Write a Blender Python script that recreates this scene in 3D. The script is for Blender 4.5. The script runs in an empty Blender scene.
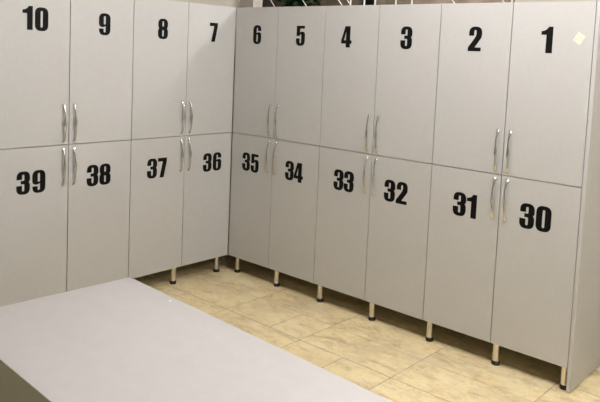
import bpy, bmesh, math, random
from mathutils import Vector, Matrix
from mathutils.geometry import tessellate_polygon
random.seed(4)
S = bpy.context.scene
COL = S.collection

# ---------------------------------------------------------------- camera
cd = bpy.data.cameras.new('camera'); cam = bpy.data.objects.new('camera', cd); COL.objects.link(cam)
S.camera = cam
yaw, pitch, roll = -0.7258195, -0.0873913, 0.0436308
fw = Vector((math.sin(yaw)*math.cos(pitch), math.cos(yaw)*math.cos(pitch), math.sin(pitch)))
r0 = Vector((math.cos(yaw), -math.sin(yaw), 0)); u0 = r0.cross(fw)
rr = r0*math.cos(roll) + u0*math.sin(roll); uu = -r0*math.sin(roll) + u0*math.cos(roll)
m = Matrix((rr, uu, -fw)).transposed().to_4x4(); m.translation = Vector((3.50163, -3.2125, 1.55117))
cam.matrix_world = m
cd.sensor_width = 36; cd.lens = 683.457*36/600
cd.shift_x = -2.93/600; cd.shift_y = -86.34/600
cd.clip_start = 0.02

# ---------------------------------------------------------------- world, exposure, lights
w = bpy.data.worlds.new('world'); S.world = w; w.use_nodes = True
w.node_tree.nodes['Background'].inputs[0].default_value = (1, 0.96, 0.92, 1)
w.node_tree.nodes['Background'].inputs[1].default_value = 0.05
S.view_settings.view_transform = 'Standard'; S.view_settings.look = 'None'
S.view_settings.gamma = 1; S.view_settings.use_curve_mapping = False
S.view_settings.exposure = 0.07

CEIL = 2.72
LCOL = (1.0, 0.97, 0.985)
GLOBE_R, GLOBE_Z = 0.085, 2.60
LAMPS = [  # x, y, emission strength of the opal globe, label
    (2.45, -1.30, 205, 'opal globe ceiling light over the middle of the room'),
    (1.65, -1.20, 115, 'opal globe ceiling light over the left end of the bench'),
    (4.20, -0.80, 290, 'opal globe ceiling light nearest the right wall'),
]
BACKLAMP = (0.95, 0.80, 2.62, 1080, 0.035)
# ---------------------------------------------------------------- materials
def newmat(name, base=(0.5, 0.5, 0.5), rough=0.5, metal=0.0, spec=0.5):
    mt = bpy.data.materials.new(name); mt.use_nodes = True
    b = mt.node_tree.nodes['Principled BSDF']
    b.inputs['Base Color'].default_value = (*base, 1); b.inputs['Roughness'].default_value = rough
    b.inputs['Metallic'].default_value = metal; b.inputs['Specular IOR Level'].default_value = spec
    return mt, mt.node_tree, b
class NB:
    """small node helper"""
    def __init__(s, nt): s.nt = nt
    def n(s, t, **kw):
        nd = s.nt.nodes.new(t)
        for k, v in kw.items(): setattr(nd, k, v)
        return nd
    def link(s, a, b): s.nt.links.new(a, b)
    def math(s, op, a, b=None, c=None):
        nd = s.n('ShaderNodeMath', operation=op)
        for i, v in enumerate((a, b, c)):
            if v is None: continue
            if isinstance(v, (int, float)): nd.inputs[i].default_value = v
            else: s.link(v, nd.inputs[i])
        return nd.outputs[0]
    def noise(s, vec, scale, detail=4, rough=0.55, dist=0.0):
        nd = s.n('ShaderNodeTexNoise'); nd.inputs['Scale'].default_value = scale
        nd.inputs['Detail'].default_value = detail; nd.inputs['Roughness'].default_value = rough
        nd.inputs['Distortion'].default_value = dist
        s.link(vec, nd.inputs['Vector']); return nd.outputs['Fac']
    def ramp(s, fac, stops):
        nd = s.n('ShaderNodeValToRGB'); e = nd.color_ramp.elements
        e[0].position, e[0].color = stops[0][0], (*stops[0][1], 1)
        e[1].position, e[1].color = stops[-1][0], (*stops[-1][1], 1)
        for p, c in stops[1:-1]:
            k = e.new(p); k.color = (*c, 1)
        s.link(fac, nd.inputs[0]); return nd.outputs[0]
    def mix(s, fac, a, b, bt='MIX'):
        nd = s.n('ShaderNodeMix', data_type='RGBA', blend_type=bt)
        for inp, v in ((nd.inputs[0], fac), (nd.inputs[6], a), (nd.inputs[7], b)):
            if isinstance(v, (int, float)): inp.default_value = v
            elif isinstance(v, tuple): inp.default_value = (*v, 1)
            else: s.link(v, inp)
        return nd.outputs[2]
    def bump(s, h, strength, dist, bsdf):
        nd = s.n('ShaderNodeBump'); nd.inputs['Strength'].default_value = strength
        nd.inputs['Distance'].default_value = dist
        s.link(h, nd.inputs['Height']); s.link(nd.outputs[0], bsdf.inputs['Normal'])

def melamine(name, base, rough=0.42):
    mt, nt, b = newmat(name, base, rough, spec=0.35); N = NB(nt)
    g = N.n('ShaderNodeNewGeometry').outputs['Position']
    mp = N.n('ShaderNodeMapping'); mp.inputs['Scale'].default_value = (6, 6, 90); N.link(g, mp.inputs['Vector'])
    fib = N.noise(mp.outputs[0], 2.2, 3)
    mp2 = N.n('ShaderNodeMapping'); mp2.inputs['Scale'].default_value = (70, 70, 7); N.link(g, mp2.inputs['Vector'])
    fib2 = N.noise(mp2.outputs[0], 2.0, 3)
    s = N.math('MULTIPLY_ADD', fib, 0.5, N.math('MULTIPLY', fib2, 0.5))
    d = tuple(c*0.955 for c in base); l = tuple(min(1, c*1.045) for c in base)
    c = N.ramp(s, [(0.3, d), (0.7, l)])
    N.link(c, b.inputs['Base Color']); N.bump(s, 0.05, 0.0006, b)
    return mt
M = {}
M['door'] = melamine('grey_melamine', (0.522, 0.514, 0.505))
M['carcass'] = melamine('carcass_melamine', (0.37, 0.375, 0.345), 0.5)  # also on the bench sides, darkened to carry their shade
M['bench'] = melamine('bench_melamine', (0.55, 0.527, 0.524), 0.45)
M['black'] = newmat('black_vinyl', (0.004, 0.004, 0.004), 0.6, spec=0.12)[0]
M['rubber'] = newmat('black_rubber', (0.012, 0.011, 0.01), 0.6)[0]
mt, nt, b = newmat('chrome', (0.66, 0.66, 0.65), 0.16, 1.0); M['chrome'] = mt; b.inputs['Roughness'].default_value = 0.13
mt, nt, b = newmat('brushed_steel', (0.72, 0.68, 0.62), 0.30, 1.0); M['steel'] = mt
N = NB(nt); g = N.n('ShaderNodeNewGeometry').outputs['Position']
N.link(N.ramp(N.noise(g, 160, 2), [(0.3, (0.6, 0.56, 0.5)), (0.7, (0.8, 0.76, 0.7))]), b.inputs['Base Color'])
M['cap'] = newmat('white_plastic', (0.95, 0.95, 0.95), 0.3)[0]
M['frame'] = newmat('white_painted_metal', (0.78, 0.76, 0.72), 0.4)[0]
M['soil'] = newmat('pot_clay', (0.05, 0.035, 0.025), 0.8)[0]
# masking tape
mt, nt, b = newmat('tape', (0.80, 0.72, 0.56), 0.7); M['tape'] = mt
N = NB(nt); g = N.n('ShaderNodeNewGeometry').outputs['Position']
N.link(N.ramp(N.noise(g, 130, 3), [(0.35, (0.72, 0.6, 0.44)), (0.6, (0.86, 0.80, 0.66))]), b.inputs['Base Color'])
# wall paint
mt, nt, b = newmat('wall_paint', (0.46, 0.42, 0.36), 0.8, spec=0.2); M['wall'] = mt
N = NB(nt); g = N.n('ShaderNodeNewGeometry').outputs['Position']
h = N.noise(g, 5, 5); N.link(N.ramp(h, [(0.3, (0.44, 0.40, 0.345)), (0.7, (0.50, 0.46, 0.40))]), b.inputs['Base Color'])
N.bump(N.noise(g, 180, 3), 0.08, 0.002, b)
M['wall2'] = newmat('bounce_wall_paint', (0.37, 0.41, 0.35), 0.8, spec=0.2)[0]  # unseen walls: dull grey-green chosen to dim and tint the bounced light
M['ceiling'] = newmat('ceiling_paint', (0.70, 0.70, 0.66), 0.9, spec=0.2)[0]
# brown wall beyond the opening
mt, nt, b = newmat('brown_wall', (0.16, 0.115, 0.08), 0.7); M['brown'] = mt
N = NB(nt); g = N.n('ShaderNodeNewGeometry').outputs['Position']
N.link(N.ramp(N.noise(g, 4, 5, 0.6, 0.4), [(0.35, (0.10, 0.075, 0.05)), (0.65, (0.20, 0.155, 0.11))]), b.inputs['Base Color'])
mt, nt, b = newmat('base_tile', (0.25, 0.23, 0.19), 0.5); M['skirting'] = mt
N = NB(nt); g = N.n('ShaderNodeNewGeometry').outputs['Position']
N.link(N.ramp(N.noise(g, 14, 4), [(0.35, (0.20, 0.18, 0.15)), (0.65, (0.32, 0.29, 0.25))]), b.inputs['Base Color'])
# leaves
mt, nt, b = newmat('leaf', (0.02, 0.07, 0.02), 0.45); M['leaf'] = mt
N = NB(nt); g = N.n('ShaderNodeNewGeometry').outputs['Position']
N.link(N.ramp(N.noise(g, 22, 2), [(0.35, (0.008, 0.024, 0.010)), (0.68, (0.022, 0.06, 0.02))]), b.inputs['Base Color'])

# travertine floor tiles, 0.6 x 0.28 m, joints nearly invisible in places
def floor_mat():
    mt, nt, b = newmat('travertine_tiles', (0.7, 0.6, 0.42), 0.5, spec=0.4); N = NB(nt)
    g = N.n('ShaderNodeNewGeometry').outputs['Position']
    wob = N.noise(g, 3.0, 3)
    sep = N.n('ShaderNodeSeparateXYZ'); N.link(g, sep.inputs[0])
    X = N.math('ADD', sep.outputs[0], N.math('MULTIPLY_ADD', N.noise(g, 26, 2), 0.006, -0.003))
    Y = N.math('ADD', sep.outputs[1], N.math('MULTIPLY_ADD', N.noise(g, 23, 2), 0.006, -0.003))
    ry = N.math('DIVIDE', N.math('ADD', Y, 0.485), 0.285)
    row = N.math('FLOOR', ry)
    rx = N.math('DIVIDE', N.math('ADD', X, 0.07), 0.60)
    # rows nearer than the long joint run with their joints slightly shifted
    colm = N.math('FLOOR', rx)
    fy = N.math('ABSOLUTE', N.math('SUBTRACT', ry, N.math('ROUND', ry)))
    fx = N.math('ABSOLUTE', N.math('SUBTRACT', rx, N.math('ROUND', rx)))
    dy = N.math('MULTIPLY', fy, 0.285); dx = N.math('MULTIPLY', fx, 0.60)
    # a broken edge between grout and stone
    # joints of every second row are tighter and paler
    par = N.math('ABSOLUTE', N.math('MODULO', N.math('ROUND', ry), 2.0))
    wy = N.math('MULTIPLY_ADD', par, -0.0012, 0.0052)
    jy = N.math('SUBTRACT', 1.0, N.math('SMOOTH_MIN', 1.0, N.math('DIVIDE', dy, wy), 0.1))
    jx = N.math('SUBTRACT', 1.0, N.math('SMOOTH_MIN', 1.0, N.math('DIVIDE', dx, 0.0042), 0.1))
    jy = N.math('MULTIPLY', jy, N.math('MULTIPLY_ADD', par, -0.35, 1.0))
    # a cut across one tile and one half tile in front
    def cut(x0, ya, yb):
        d = N.math('ABSOLUTE', N.math('SUBTRACT', X, x0))
        a = N.math('LESS_THAN', d, 0.003)
        a = N.math('MULTIPLY', a, N.math('GREATER_THAN', Y, ya))
        return N.math('MULTIPLY', a, N.math('LESS_THAN', Y, yb))
    jc = N.math('ADD', cut(0.895, -0.485, -0.25), cut(1.43, -0.77, -0.485))
    brk = N.math('MULTIPLY_ADD', N.noise(g, 9, 3), 1.6, -0.15)
    j = N.math('MINIMUM', N.math('MAXIMUM', N.math('MAXIMUM', jx, jy), N.math('MULTIPLY', jc, 0.7)), 1.0)
    j = N.math('MULTIPLY', j, N.math('MINIMUM', N.math('MAXIMUM', brk, 0.6), 1.0))
    wn = N.n('ShaderNodeTexWhiteNoise', noise_dimensions='2D'); cx = N.n('ShaderNodeCombineXYZ')
    N.link(colm, cx.inputs[0]); N.link(row, cx.inputs[1]); N.link(cx.outputs[0], wn.inputs['Vector'])
    per = wn.outputs['Value']
    # cloudy stone, different in each tile
    off = N.n('ShaderNodeVectorMath', operation='SCALE'); N.link(wn.outputs['Color'], off.inputs[0]); off.inputs['Scale'].default_value = 9
    va = N.n('ShaderNodeVectorMath', operation='ADD'); N.link(g, va.inputs[0]); N.link(off.outputs[0], va.inputs[1])
    mp = N.n('ShaderNodeMapping'); mp.inputs['Scale'].default_value = (1.0, 2.2, 1); N.link(va.outputs[0], mp.inputs[0])
    cl = N.noise(mp.outputs[0], 5.0, 7, 0.62, 0.8)
    base = N.ramp(cl, [(0.30, (0.56, 0.43, 0.23)), (0.42, (0.88, 0.715, 0.41)), (0.50, (0.96, 0.80, 0.48)), (0.66, (0.99, 0.88, 0.60))])
    base = N.mix(N.math('MULTIPLY', per, 0.4), base, (0.95, 0.78, 0.47))
    # brown veins and pits
    vein = N.math('ABSOLUTE', N.math('SUBTRACT', N.noise(mp.outputs[0], 3.2, 6, 0.6, 1.6), 0.5))
    vm = N.math('MULTIPLY', N.math('LESS_THAN', vein, 0.008), N.math('GREATER_THAN', N.noise(va.outputs[0], 6, 2), 0.54))
    base = N.mix(N.math('MULTIPLY', vm, 0.22), base, (0.24, 0.17, 0.10))
    pit = N.math('GREATER_THAN', N.noise(g, 46, 4, 0.6), 0.675)
    base = N.mix(N.math('MULTIPLY', pit, 0.4), base, (0.28, 0.20, 0.12))
    mot = N.noise(va.outputs[0], 13, 5, 0.65, 0.3)
    base = N.mix(N.math('MULTIPLY', N.math('SMOOTH_MAX', N.math('SUBTRACT', mot, 0.5), 0.0, 0.02), 1.7), base, (0.50, 0.34, 0.17))
    mp3 = N.n('ShaderNodeMapping'); mp3.inputs['Scale'].default_value = (5, 17, 5); mp3.inputs['Rotation'].default_value = (0, 0, 0.35); N.link(va.outputs[0], mp3.inputs[0])
    stk = N.noise(mp3.outputs[0], 1.0, 6, 0.7, 0.5)
    base = N.mix(N.ramp(stk, [(0.53, (0, 0, 0)), (0.74, (0.5, 0.5, 0.5))]), base, (0.56, 0.36, 0.19))
    fine = N.noise(g, 60, 4, 0.7)
    base = N.mix(1.0, base, N.ramp(fine, [(0.3, (0.90, 0.89, 0.86)), (0.6, (1, 1, 1))]), 'MULTIPLY')
    # foot-worn grime patches
    gr = N.ramp(N.noise(g, 1.9, 5, 0.6), [(0.5, (0, 0, 0)), (0.75, (0.5, 0.5, 0.5))])
    base = N.mix(gr, base, (0.58, 0.46, 0.32))
    base = N.mix(N.math('MULTIPLY', j, 0.85), base, (0.13, 0.075, 0.035))
    N.link(base, b.inputs['Base Color'])
    N.link(N.math('MULTIPLY_ADD', cl, 0.3, 0.38), b.inputs['Roughness'])
    N.bump(N.math('SUBTRACT', N.math('MULTIPLY', cl, 0.15), j), 0.35, 0.0015, b)
    return mt
M['floor'] = floor_mat()

# ---------------------------------------------------------------- mesh helpers
def box(bm, x0, x1, y0, y1, z0, z1):
    vs = [bm.verts.new((x, y, z)) for z in (z0, z1) for y in (y0, y1) for x in (x0, x1)]
    for f in ((0, 2, 3, 1), (4, 5, 7, 6), (0, 1, 5, 4), (2, 6, 7, 3), (0, 4, 6, 2), (1, 3, 7, 5)):
        bm.faces.new([vs[i] for i in f])
def obj(name, bm, mat, parent=None, bevel=0.0, smooth=False, mats=None):
    me = bpy.data.meshes.new(name)
    bmesh.ops.recalc_face_normals(bm, faces=bm.faces)
    if smooth:
        for f in bm.faces: f.smooth = True
    bm.to_mesh(me); bm.free()
    me.materials.append(mat)
    o = bpy.data.objects.new(name, me); COL.objects.link(o)
    if parent: o.parent = parent
    if bevel:
        mo = o.modifiers.new('bevel', 'BEVEL'); mo.width = bevel; mo.segments = 2; mo.limit_method = 'ANGLE'
    if smooth:
        try: me.set_sharp_from_angle(angle=math.radians(40))
        except Exception: pass
    return o
def bx(name, mat, parent, *a, bevel=0.0):
    bm = bmesh.new(); box(bm, *a); return obj(name, bm, mat, parent, bevel)
def empty(name, loc=(0, 0, 0), rz=0):
    o = bpy.data.objects.new(name, None); COL.objects.link(o); o.location = loc; o.rotation_euler = (0, 0, rz)
    o.empty_display_size = 0.1; return o
def tag(o, label, cat=None, group=None, kind=None):
    if label: o['label'] = label
    if cat: o['category'] = cat
    if group: o['group'] = group
    if kind: o['kind'] = kind
    return o
def struct(o, label, cat):
    return tag(o, label, cat, kind='structure')
def lathe(bm, cx, cy, prof, n=24):
    rings = []
    for r, z in prof:
        rings.append([bm.verts.new((cx+r*math.cos(2*math.pi*i/n), cy+r*math.sin(2*math.pi*i/n), z)) for i in range(n)])
    for a, b in zip(rings, rings[1:]):
        for i in range(n): bm.faces.new((a[i], a[(i+1) % n], b[(i+1) % n], b[i]))
    bm.faces.new(rings[0][::-1]); bm.faces.new(rings[-1])
def tube(bm, pts, r, n=8):
    pts = [Vector(p) for p in pts]; rings = []
    for i, p in enumerate(pts):
        t = (pts[min(i+1, len(pts)-1)]-pts[max(i-1, 0)]).normalized()
        a = t.orthogonal().normalized() if i == 0 else (rings_a - t*rings_a.dot(t)).normalized()
        rings_a = a; b = t.cross(a)
        rings.append([bm.verts.new(p+a*r*math.cos(2*math.pi*k/n)+b*r*math.sin(2*math.pi*k/n)) for k in range(n)])
    for a, b in zip(rings, rings[1:]):
        for i in range(n): bm.faces.new((a[i], a[(i+1) % n], b[(i+1) % n], b[i]))
    bm.faces.new(rings[0][::-1]); bm.faces.new(rings[-1])

# ---------------------------------------------------------------- room
RX0, RX1, RY0, RY1 = -0.52, 5.3, -4.9, 0.50
OX0, OX1, OZ0, OZ1 = -0.357, 1.775, 1.62, 2.72   # opening above the right-hand lockers
struct(bx('floor', M['floor'], None, -3.1, RX1+0.1, RY0-0.1, 2.0, -0.1, 0), 'worn cream travertine tile floor', 'floor')
struct(bx('ceiling', M['ceiling'], None, -3.1, RX1+0.1, RY0-0.1, 2.0, CEIL, CEIL+0.1), 'pale painted ceiling', 'ceiling')
struct(bx('wall_left', M['wall'], None, RX0-0.1, RX0, RY0-0.1, RY1+0.1, 0, CEIL), 'beige wall behind the left lockers', 'wall')
struct(bx('wall_right', M['wall2'], None, RX1, RX1+0.1, RY0-0.1, 2.0, 0, CEIL), 'unseen grey-green wall to the right', 'wall')
struct(bx('wall_front', M['wall2'], None, RX0, RX1, RY0-0.1, RY0, 0, CEIL), 'unseen grey-green wall on the near side', 'wall')
bm = bmesh.new()
box(bm, RX0, RX1, RY1, RY1+0.1, 0, OZ0)
box(bm, RX0, OX0, RY1, RY1+0.1, OZ0, CEIL)
box(bm, OX1, RX1, RY1, RY1+0.1, OZ0, CEIL)
struct(obj('wall_back', bm, M['wall']), 'beige wall with a wide opening behind the right lockers', 'wall')
struct(bx('wall_far', M['brown'], None, -3.0, RX1, 1.50, 1.60, 0, CEIL), 'brown wall seen over the right lockers', 'wall')
struct(bx('wall_far_left', M['brown'], None, -3.1, -3.0, RY1, 1.6, 0, CEIL), 'brown end wall beyond the opening', 'wall')
struct(bx('wall_near_left', M['brown'], None, -3.0, RX0-0.1, RY1, RY1+0.1, 0, CEIL), 'brown wall beyond the opening, behind the left wall', 'wall')
struct(bx('baseboard_back', M['skirting'], None, 2.43, RX1, RY1-0.014, RY1, 0.006, 0.095, bevel=0.002), 'grey-brown skirting at the foot of the back wall', 'baseboard')

# ceiling lamps
def globe_light(x, y, z, rad, strength, label):
    mt, nt, b = newmat('opal_glow', (0.9, 0.9, 0.88), 0.5)
    b.inputs['Emission Color'].default_value = (*LCOL, 1); b.inputs['Emission Strength'].default_value = strength
    t = empty('ceiling_light', (x, y, z)); tag(t, label, 'ceiling light')
    bm = bmesh.new(); lathe(bm, 0, 0, [(0.6*rad, rad*0.85), (0.7*rad, CEIL-z-0.012), (0.9*rad, CEIL-z-0.002)], 32)
    obj('mount', bm, M['frame'], t, smooth=True)
    bm = bmesh.new(); bmesh.ops.create_uvsphere(bm, u_segments=32, v_segments=18, radius=rad)
    obj('globe', bm, mt, t, smooth=True)
for x, y, e, lb in LAMPS: globe_light(x, y, GLOBE_Z, GLOBE_R, e, lb)
globe_light(*BACKLAMP[:3], BACKLAMP[4], BACKLAMP[3], 'small opal globe ceiling light beyond the opening')

# ---------------------------------------------------------------- numerals (heavy condensed, filled outlines)
def fillet(pts, seg=7):
    out = []; n = len(pts)
    for i in range(n):
        x, y = pts[i][:2]; r = pts[i][2] if len(pts[i]) > 2 else 0
        if not r: out.append((x, y)); continue
        p = Vector((x, y)); a = Vector(pts[i-1][:2])-p; c = Vector(pts[(i+1) % n][:2])-p
        la, lc = a.length, c.length; a.normalize(); c.normalize()
        ra, rc = min(r, la*0.99), min(r, lc*0.99)
        A = p+a*ra; C = p+c*rc
        for k in range(seg+1):      # quadratic-ish superellipse corner
            t = k/seg; q = (1-t)**2*A + 2*t*(1-t)*(p*0.92+(A+C)*0.04) + t*t*C
            out.append((q.x, q.y))
    return out
G = {
 '0': ([(0, 0, .25), (.60, 0, .25), (.60, 1, .25), (0, 1, .25)], [[(.25, .15, .05), (.35, .15, .05), (.35, .85, .05), (.25, .85, .05)]]),
 '1': ([(.20, 0), (.45, 0), (.45, 1), (.27, 1), (.22, .91, .05), (.12, .85, .05), (0, .83), (0, .69), (.20, .69)], []),
 '2': ([(0, 0), (.58, 0), (.58, .155), (.30, .155), (.48, .41, .1), (.60, .58, .1), (.60, 1, .25), (.02, 1, .24), (.02, .63), (.25, .63), (.25, .86, .05), (.35, .86, .05), (.35, .66, .05), (.26, .50, .05), (0, .15)], []),
 '3': ([(0, 0, .25), (.60, 0, .25), (.60, .47, .08), (.53, .53, .03), (.60, .58, .06), (.60, 1, .25), (.01, 1, .24), (.01, .65), (.25, .65), (.25, .86, .05), (.35, .86, .05), (.35, .60, .04), (.19, .60), (.19, .45), (.35, .45, .04), (.35, .14, .05), (.25, .14, .05), (.25, .39), (0, .39)], []),
 '4': ([(.28, 0), (.53, 0), (.53, .18), (.62, .18), (.62, .34), (.53, .34), (.53, 1), (.22, 1), (0, .34), (0, .18), (.28, .18)], [[(.17, .34), (.28, .34), (.28, .74)]]),
 '5': ([(0, 0, .25), (.60, 0, .25), (.60, .71, .17), (.34, .71, .06), (.26, .66), (.26, .86), (.57, .86), (.57, 1), (.03, 1), (.03, .49), (.25, .49), (.25, .57, .04), (.35, .57, .05), (.35, .13, .05), (.25, .13, .05), (.25, .37), (0, .37)], []),
 '6': ([(0, 0, .25), (.60, 0, .25), (.60, .63, .17), (.34, .63, .06), (.25, .58), (.25, .87, .05), (.35, .87, .05), (.35, .70), (.59, .70), (.59, 1, .24), (0, 1, .25)], [[(.25, .13, .05), (.35, .13, .05), (.35, .51, .05), (.25, .51, .05)]]),
 '7': ([(.12, 0), (.37, 0), (.55, .82), (.55, 1), (0, 1), (0, .82), (.30, .82)], []),
 '8': ([(0, 0, .24), (.60, 0, .24), (.60, .46, .10), (.53, .53, .03), (.59, .59, .08), (.59, 1, .24), (.01, 1, .24), (.01, .59, .08), (.07, .53, .03), (0, .46, .10)],
       [[(.255, .13, .04), (.345, .13, .04), (.345, .44, .04), (.255, .44, .04)], [(.255, .62, .04), (.345, .62, .04), (.345, .87, .04), (.255, .87, .04)]]),
}
def rot180(poly): return [(0.60-p[0], 1-p[1], *(p[2:])) for p in poly]
G['9'] = (rot180(G['6'][0]), [rot180(h) for h in G['6'][1]])
def glyph(bm, ch, cx, cz, H=0.1255, y0=0.0, th=0.0007):
    o, holes = G[ch]; loops = [fillet(o)] + [fillet(h) for h in holes]
    wd = max(p[0] for p in o)
    T = lambda p: (cx+(p[0]-wd/2)*H, cz+(p[1]-0.5)*H)
    loops = [[T(p) for p in l] for l in loops]
    tri = tessellate_polygon([[Vector((x, z, 0)) for x, z in l] for l in loops])
    flat = [p for l in loops for p in l]
    vf = [bm.verts.new((x, y0-th, z)) for x, z in flat]; vb = [bm.verts.new((x, y0, z)) for x, z in flat]
    for t in tri:
        try: bm.faces.new([vf[i] for i in t])
        except ValueError: pass
    k = 0
    for l in loops:
        n = len(l)
        for i in range(n):
            a, b_ = k+i, k+(i+1) % n
            bm.faces.new((vf[a], vf[b_], vb[b_], vb[a]))
        k += n

# ---------------------------------------------------------------- locker cabinets
# every cabinet is built in its own frame: x along the front, y = 0 the door faces, depth towards +y
ZB, ZM, ZT, DEP, DT = 0.119, 0.9925, 1.8545, 0.45, 0.018
def handle_bm(hx, hz):
    """arched chrome strap, waisted and slightly twisted, standing off the door by two feet"""
    bm = bmesh.new(); L = 0.214; n = 26; k = 12; rings = []
    for i in range(n+1):
        u = i/n; z = hz+(u-0.5)*L
        o = 0.003 + 0.0195*math.sin(math.pi*min(1, max(0, u)))**0.62
        wv = 0.0064 + 0.0016*math.cos(2*math.pi*(u-0.5)*2)          # half width, widest at ends and middle
        tv = 0.0032 + 0.0010*math.sin(math.pi*u)
        s = 0.0022*math.sin(2*math.pi*u); tw = 0.75*math.sin(2*math.pi*u)
        ring = []
        for j in range(k):
            a = 2*math.pi*j/k; px, py = wv*math.cos(a), tv*math.sin(a)
            ring.append(bm.verts.new((hx+s+px*math.cos(tw)-py*math.sin(tw), -o+px*math.sin(tw)+py*math.cos(tw), z)))
        rings.append(ring)
    for a, b_ in zip(rings, rings[1:]):
        for j in range(k): bm.faces.new((a[j], a[(j+1) % k], b_[(j+1) % k], b_[j]))
    bm.faces.new(rings[0][::-1]); bm.faces.new(rings[-1])
    for sg in (-1, 1):     # feet
        z = hz+sg*(L/2-0.005); m0 = [bm.verts.new((hx+0.0065*math.cos(2*math.pi*j/k), 0.0, z+0.0065*math.sin(2*math.pi*j/k))) for j in range(k)]
        m1 = [bm.verts.new((v.co.x, -0.006, v.co.z)) for v in m0]
        for j in range(k): bm.faces.new((m0[j], m0[(j+1) % k], m1[(j+1) % k], m1[j]))
        bm.faces.new(m1); bm.faces.new(m0[::-1])
    return bm
def cabinet(loc, rz, xs, nums, label, leg_x, leg_y, end_panel=False, tape=False):
    """xs: three boundaries of the door columns; nums: {(col,row): [(digit, x, z), ...]}"""
    t = empty('locker_cabinet', loc, rz); tag(t, label, 'lockers', 'grey four-door locker cabinets along the two walls')
    x0, x1, x2 = xs; e = 0.0008
    bm = bmesh.new(); yb0, yb1 = DT+0.003, DEP; p = 0.016
    box(bm, x0+e, x0+p, yb0, yb1, ZB+0.002, ZT); box(bm, x2-p, x2-e, yb0, yb1, ZB+0.002, ZT)
    box(bm, x1-p/2, x1+p/2, yb0+0.001, yb1-0.006, ZB+p, ZT-p)
    for za, zb in ((ZB+0.002, ZB+p), (ZT-p, ZT)): box(bm, x0+p, x2-p, yb0, yb1, za, zb)
    for xa, xb in ((x0+p, x1-p/2), (x1+p/2, x2-p)): box(bm, xa, xb, yb0+0.001, yb1-0.006, ZM-p/2, ZM+p/2)
    box(bm, x0+p, x2-p, yb1-0.005, yb1, ZB+p, ZT-p)
    obj('carcass', bm, M['carcass'], t)
    g = 0.0021
    for c, (xa, xb) in enumerate(((x0, x1), (x1, x2))):
        for r, (za, zb) in enumerate(((ZB, ZM), (ZM, ZT))):
            digs = nums[(c, r)]; txt = ''.join(d[0] for d in digs)
            d = bx('door', M['door'], t, xa+g, xb-g, 0, DT, za+g, zb-g, bevel=0.0009)
            d['label'] = 'grey door numbered ' + txt
            hx = x1 + (-0.033 if c == 0 else 0.033); hz = ZM + (-0.125 if r == 0 else 0.1225)
            obj('handle', handle_bm(hx, hz), M['chrome'], d, smooth=True)['label'] = 'arched chrome handle'
            bm = bmesh.new()
            for ch, gx, gz in digs: glyph(bm, ch, gx, gz)
            obj('door_number', bm, M['black'], d)['label'] = 'black number ' + txt
            if tape and (c, r) == (1, 1):
                bm = bmesh.new(); n = 6; V = {}
                a = math.radians(33)
                for i in range(n+1):
                    for j in range(n+1):
                        u, v = (i/n-0.5)*0.040, (j/n-0.5)*0.047
                        V[i, j] = bm.verts.new((2.334+u*math.cos(a)+v*math.sin(a), -0.0009-0.0016*max(0, (j-n/2)/n)*abs(math.sin(i)), 1.681-u*math.sin(a)+v*math.cos(a)))
                for i in range(n):
                    for j in range(n): bm.faces.new((V[i, j], V[i+1, j], V[i+1, j+1], V[i, j+1]))
                res = bmesh.ops.extrude_face_region(bm, geom=bm.faces[:])
                for v_ in res['geom']:
                    if isinstance(v_, bmesh.types.BMVert): v_.co.y += 0.0006
                obj('tape_piece', bm, M['tape'], d)['label'] = 'small tilted piece of cream tape'
    for lx in leg_x:
        for ly in (leg_y, DEP-0.05):
            bm = bmesh.new(); lathe(bm, lx, ly, [(0.0185, 0.022), (0.0185, ZB-0.004), (0.0215, ZB-0.004), (0.0215, ZB+0.002)])
            lg = obj('leg', bm, M['steel'], t, smooth=True)
            bm = bmesh.new(); lathe(bm, lx, ly, [(0.0195, 0.0), (0.0210, 0.003), (0.0210, 0.017), (0.0190, 0.0225)])
            obj('foot', bm, M['rubber'], lg, smooth=True)['label'] = 'black plastic foot'
    if end_panel:
        bx('end_panel', M['door'], t, x2+0.0006, x2+0.0186, 0.0, DEP+0.01, 0.010, ZT, bevel=0.0008)
    return t

ZU = 1.671
def two(s, *pos): return [(ch, x, z) for ch, (x, z) in zip(s, pos)]
cabinet((0, 0, 0), 0, (0.002, 0.4, 0.8), {
    (0, 1): two('6', (.213, ZU)), (1, 1): two('5', (.602, ZU-.002)),
    (0, 0): two('35', (.151, .807), (.235, .806)), (1, 0): two('34', (.556, .804), (.635, .802))},
    'light grey locker cabinet in the corner with doors 5, 6, 34 and 35', (0.056, 0.443), 0.045)
cabinet((0, 0, 0), 0, (0.8, 1.2, 1.6), {
    (0, 1): two('4', (.970, ZU-.003)), (1, 1): two('3', (1.390, ZU-.002)),
    (0, 0): two('33', (.962, .807), (1.040, .807)), (1, 0): two('32', (1.335, .802), (1.418, .802))},
    'middle light grey locker cabinet of the right run, doors 3, 4, 32 and 33', (0.825, 1.229), 0.045)
cabinet((0, 0, 0), 0, (1.6, 2.002, 2.4), {
    (0, 1): two('2', (1.807, ZU-.001)), (1, 1): two('1', (2.182, ZU+.001)),
    (0, 0): two('31', (1.779, .805), (1.849, .805)), (1, 0): two('30', (2.148, .811), (2.231, .812))},
    'light grey locker cabinet at the right end, with doors 1, 2, 30 and 31',
    (1.625, 2.020, 2.376), 0.042, end_panel=True, tape=True)
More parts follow.
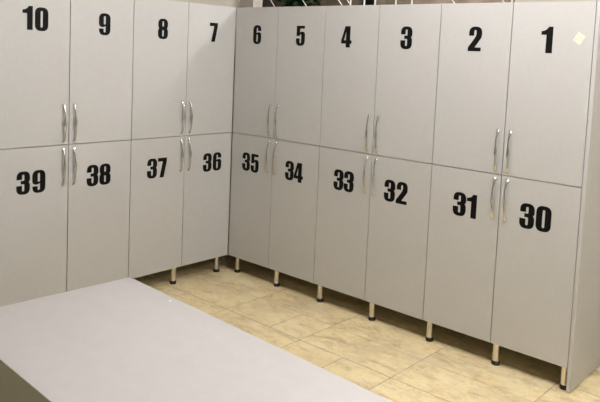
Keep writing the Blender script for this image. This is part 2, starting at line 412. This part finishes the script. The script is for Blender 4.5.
# left run: local x = world y + offset, front faces +x of the room
WL = 0.41177
cabinet((0, 0, 0), math.pi/2, (-2*WL, -WL, -0.002), {
    (0, 1): two('8', (-.609, ZU+.002)), (1, 1): two('7', (-.197, ZU+.003)),
    (0, 0): two('37', (-.666, .801), (-.588, .800)), (1, 0): two('36', (-.217, .799), (-.130, .799))},
    'light grey locker cabinet left of the corner, with doors 7, 8, 36 and 37', (-0.80, -0.443, -0.065), 0.045)
cabinet((0, 0, 0), math.pi/2, (-4*WL, -3*WL, -2*WL), {
    (0, 1): two('10', (-1.480, 1.682), (-1.402, 1.679)), (1, 1): two('9', (-1.020, ZU+.005)),
    (0, 0): two('39', (-1.497, .802), (-1.409, .802)), (1, 0): two('38', (-1.082, .800), (-1.000, .800))},
    'light grey locker cabinet farthest left, behind the bench, doors 9, 10, 38 and 39', (-1.62, -1.235, -0.85), 0.045)

# ---------------------------------------------------------------- bench in the foreground
BH, BL, BW, BA = 0.48, 2.20, 0.787, -0.0425
t = empty('bench', (0.851+BL/2*math.cos(BA)+BW/2*math.sin(BA), -1.3945+BL/2*math.sin(BA)-BW/2*math.cos(BA), 0), BA)
tag(t, 'long light grey box bench with a wide flat top in the foreground', 'bench')
BX0, BX1, BY0, BY1 = -BL/2, BL/2, -BW/2, BW/2
cx = cy = 0.0
def bb(name, x0, x1, y0, y1, z0, z1, mat='bench', bev=0.001):
    return bx(name, M[mat], t, x0-cx, x1-cx, y0-cy, y1-cy, z0, z1, bevel=bev)
bb('top_board', BX0, BX1, BY0, BY1, BH-0.004, BH, bev=0.0006)
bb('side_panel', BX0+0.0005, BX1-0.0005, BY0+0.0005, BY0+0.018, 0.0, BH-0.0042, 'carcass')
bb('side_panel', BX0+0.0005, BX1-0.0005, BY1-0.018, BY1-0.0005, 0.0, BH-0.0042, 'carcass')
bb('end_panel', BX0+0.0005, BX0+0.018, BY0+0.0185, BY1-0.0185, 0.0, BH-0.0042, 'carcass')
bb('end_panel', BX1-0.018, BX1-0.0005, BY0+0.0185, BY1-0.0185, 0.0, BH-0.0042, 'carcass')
bm = bmesh.new(); lathe(bm, BX0+0.3727, BY1-0.0353, [(0.0062, BH), (0.0062, BH+0.0012), (0.0045, BH+0.002)], 16)
obj('screw_cap', bm, M['cap'], t)['label'] = 'tiny round white cap'

# ---------------------------------------------------------------- behind the opening: white bars and plants
t = empty('metal_trellis', (0.7, 0.53, OZ0)); tag(t, 'white metal trellis of upright and slanting bars behind the right lockers', 'trellis')
def bar(name, x0, z0, x1, z1, r=0.0055, y=0.54):
    bm = bmesh.new(); tube(bm, [(x0-0.7, y-0.53, z0-OZ0), (x1-0.7, y-0.53, z1-OZ0)], r); obj(name, bm, M['frame'], t, smooth=True)
bar('rail', OX0+0.001, OZ0+0.02, OX1-0.001, OZ0+0.02, 0.009, 0.55); bar('rail', OX0+0.001, 2.66, OX1-0.001, 2.66, 0.009, 0.55)
for x in (0.564, 0.682, 0.772, 0.939, 1.062, 1.74): bar('upright_bar', x, OZ0+0.02, x, 2.66)
for xa, xb in ((-0.204, -0.7), (0.453, 0.05), (0.530, 0.13), (1.336, 0.93), (1.66, 1.25), (0.12, -0.3)):
    # slanting down to the right, crossing the cabinet tops where the photo shows them
    sl = -1.0; za = 1.93
    x_top = max(OX0+0.01, xa-0.73*0.8); bar('slanting_bar', x_top, za+(xa-x_top)*1.1, min(xa+0.25, OX1-0.01), za-(min(xa+0.25, OX1-0.01)-xa)*1.1, 0.0028, 0.56)

def plant(x, y, rad, hgt, label, nleaf, seed):
    rd = random.Random(seed)
    t = empty('potted_plant', (x, y, 0)); tag(t, label, 'plant')
    bm = bmesh.new(); lathe(bm, 0, 0, [(0.10, 0.0), (0.15, 0.40), (0.16, 0.42), (0.145, 0.42), (0.14, 0.38)], 24); obj('pot', bm, M['soil'], t)
    bm = bmesh.new()
    for k in range(6):
        a = k*1.05; tube(bm, [(0, 0, 0.36), (0.05*math.cos(a), 0.05*math.sin(a), 1.0), (rad*0.6*math.cos(a), rad*0.6*math.sin(a), hgt-0.25)], 0.007, 6)
    obj('stem', bm, M['soil'], t)
    bm = bmesh.new()
    for k in range(nleaf):
        a = rd.uniform(0, 6.283); rr_ = rad*math.sqrt(rd.random()); z = hgt-0.30+rd.uniform(-0.55, 0.25)
        p = Vector((rr_*math.cos(a), rr_*math.sin(a), z)); L = rd.uniform(0.07, 0.13); Wd = L*0.32
        d = Vector((math.cos(a), math.sin(a), rd.uniform(-0.6, 0.5))).normalized(); s = d.cross(Vector((0, 0, 1))).normalized(); nn = s.cross(d)
        pts = [p-d*L*0.5, p-d*L*0.1+s*Wd+nn*0.012, p+d*L*0.25+s*Wd*0.7+nn*0.01, p+d*L*0.5-nn*0.01, p+d*L*0.25-s*Wd*0.7+nn*0.01, p-d*L*0.1-s*Wd+nn*0.012]
        vs = [bm.verts.new(q) for q in pts]
        ca = bm.verts.new(p-d*L*0.1); cb = bm.verts.new(p+d*L*0.25)
        for f in ((vs[0], vs[1], ca), (vs[1], vs[2], cb, ca), (vs[2], vs[3], cb), (vs[3], vs[4], cb), (vs[4], vs[5], ca, cb), (vs[5], vs[0], ca)): bm.faces.new(f)
    obj('foliage', bm, M['leaf'], t)
plant(-0.235, 0.88, 0.16, 2.22, 'dark green leafy potted plant behind the corner lockers', 520, 3)
tag(bx('dark_panel', M['black'], None, -0.03, 0.07, 1.46, 1.4995, 1.70, 2.50, bevel=0.002), 'narrow black panel on the brown wall behind the white bars', 'panel')
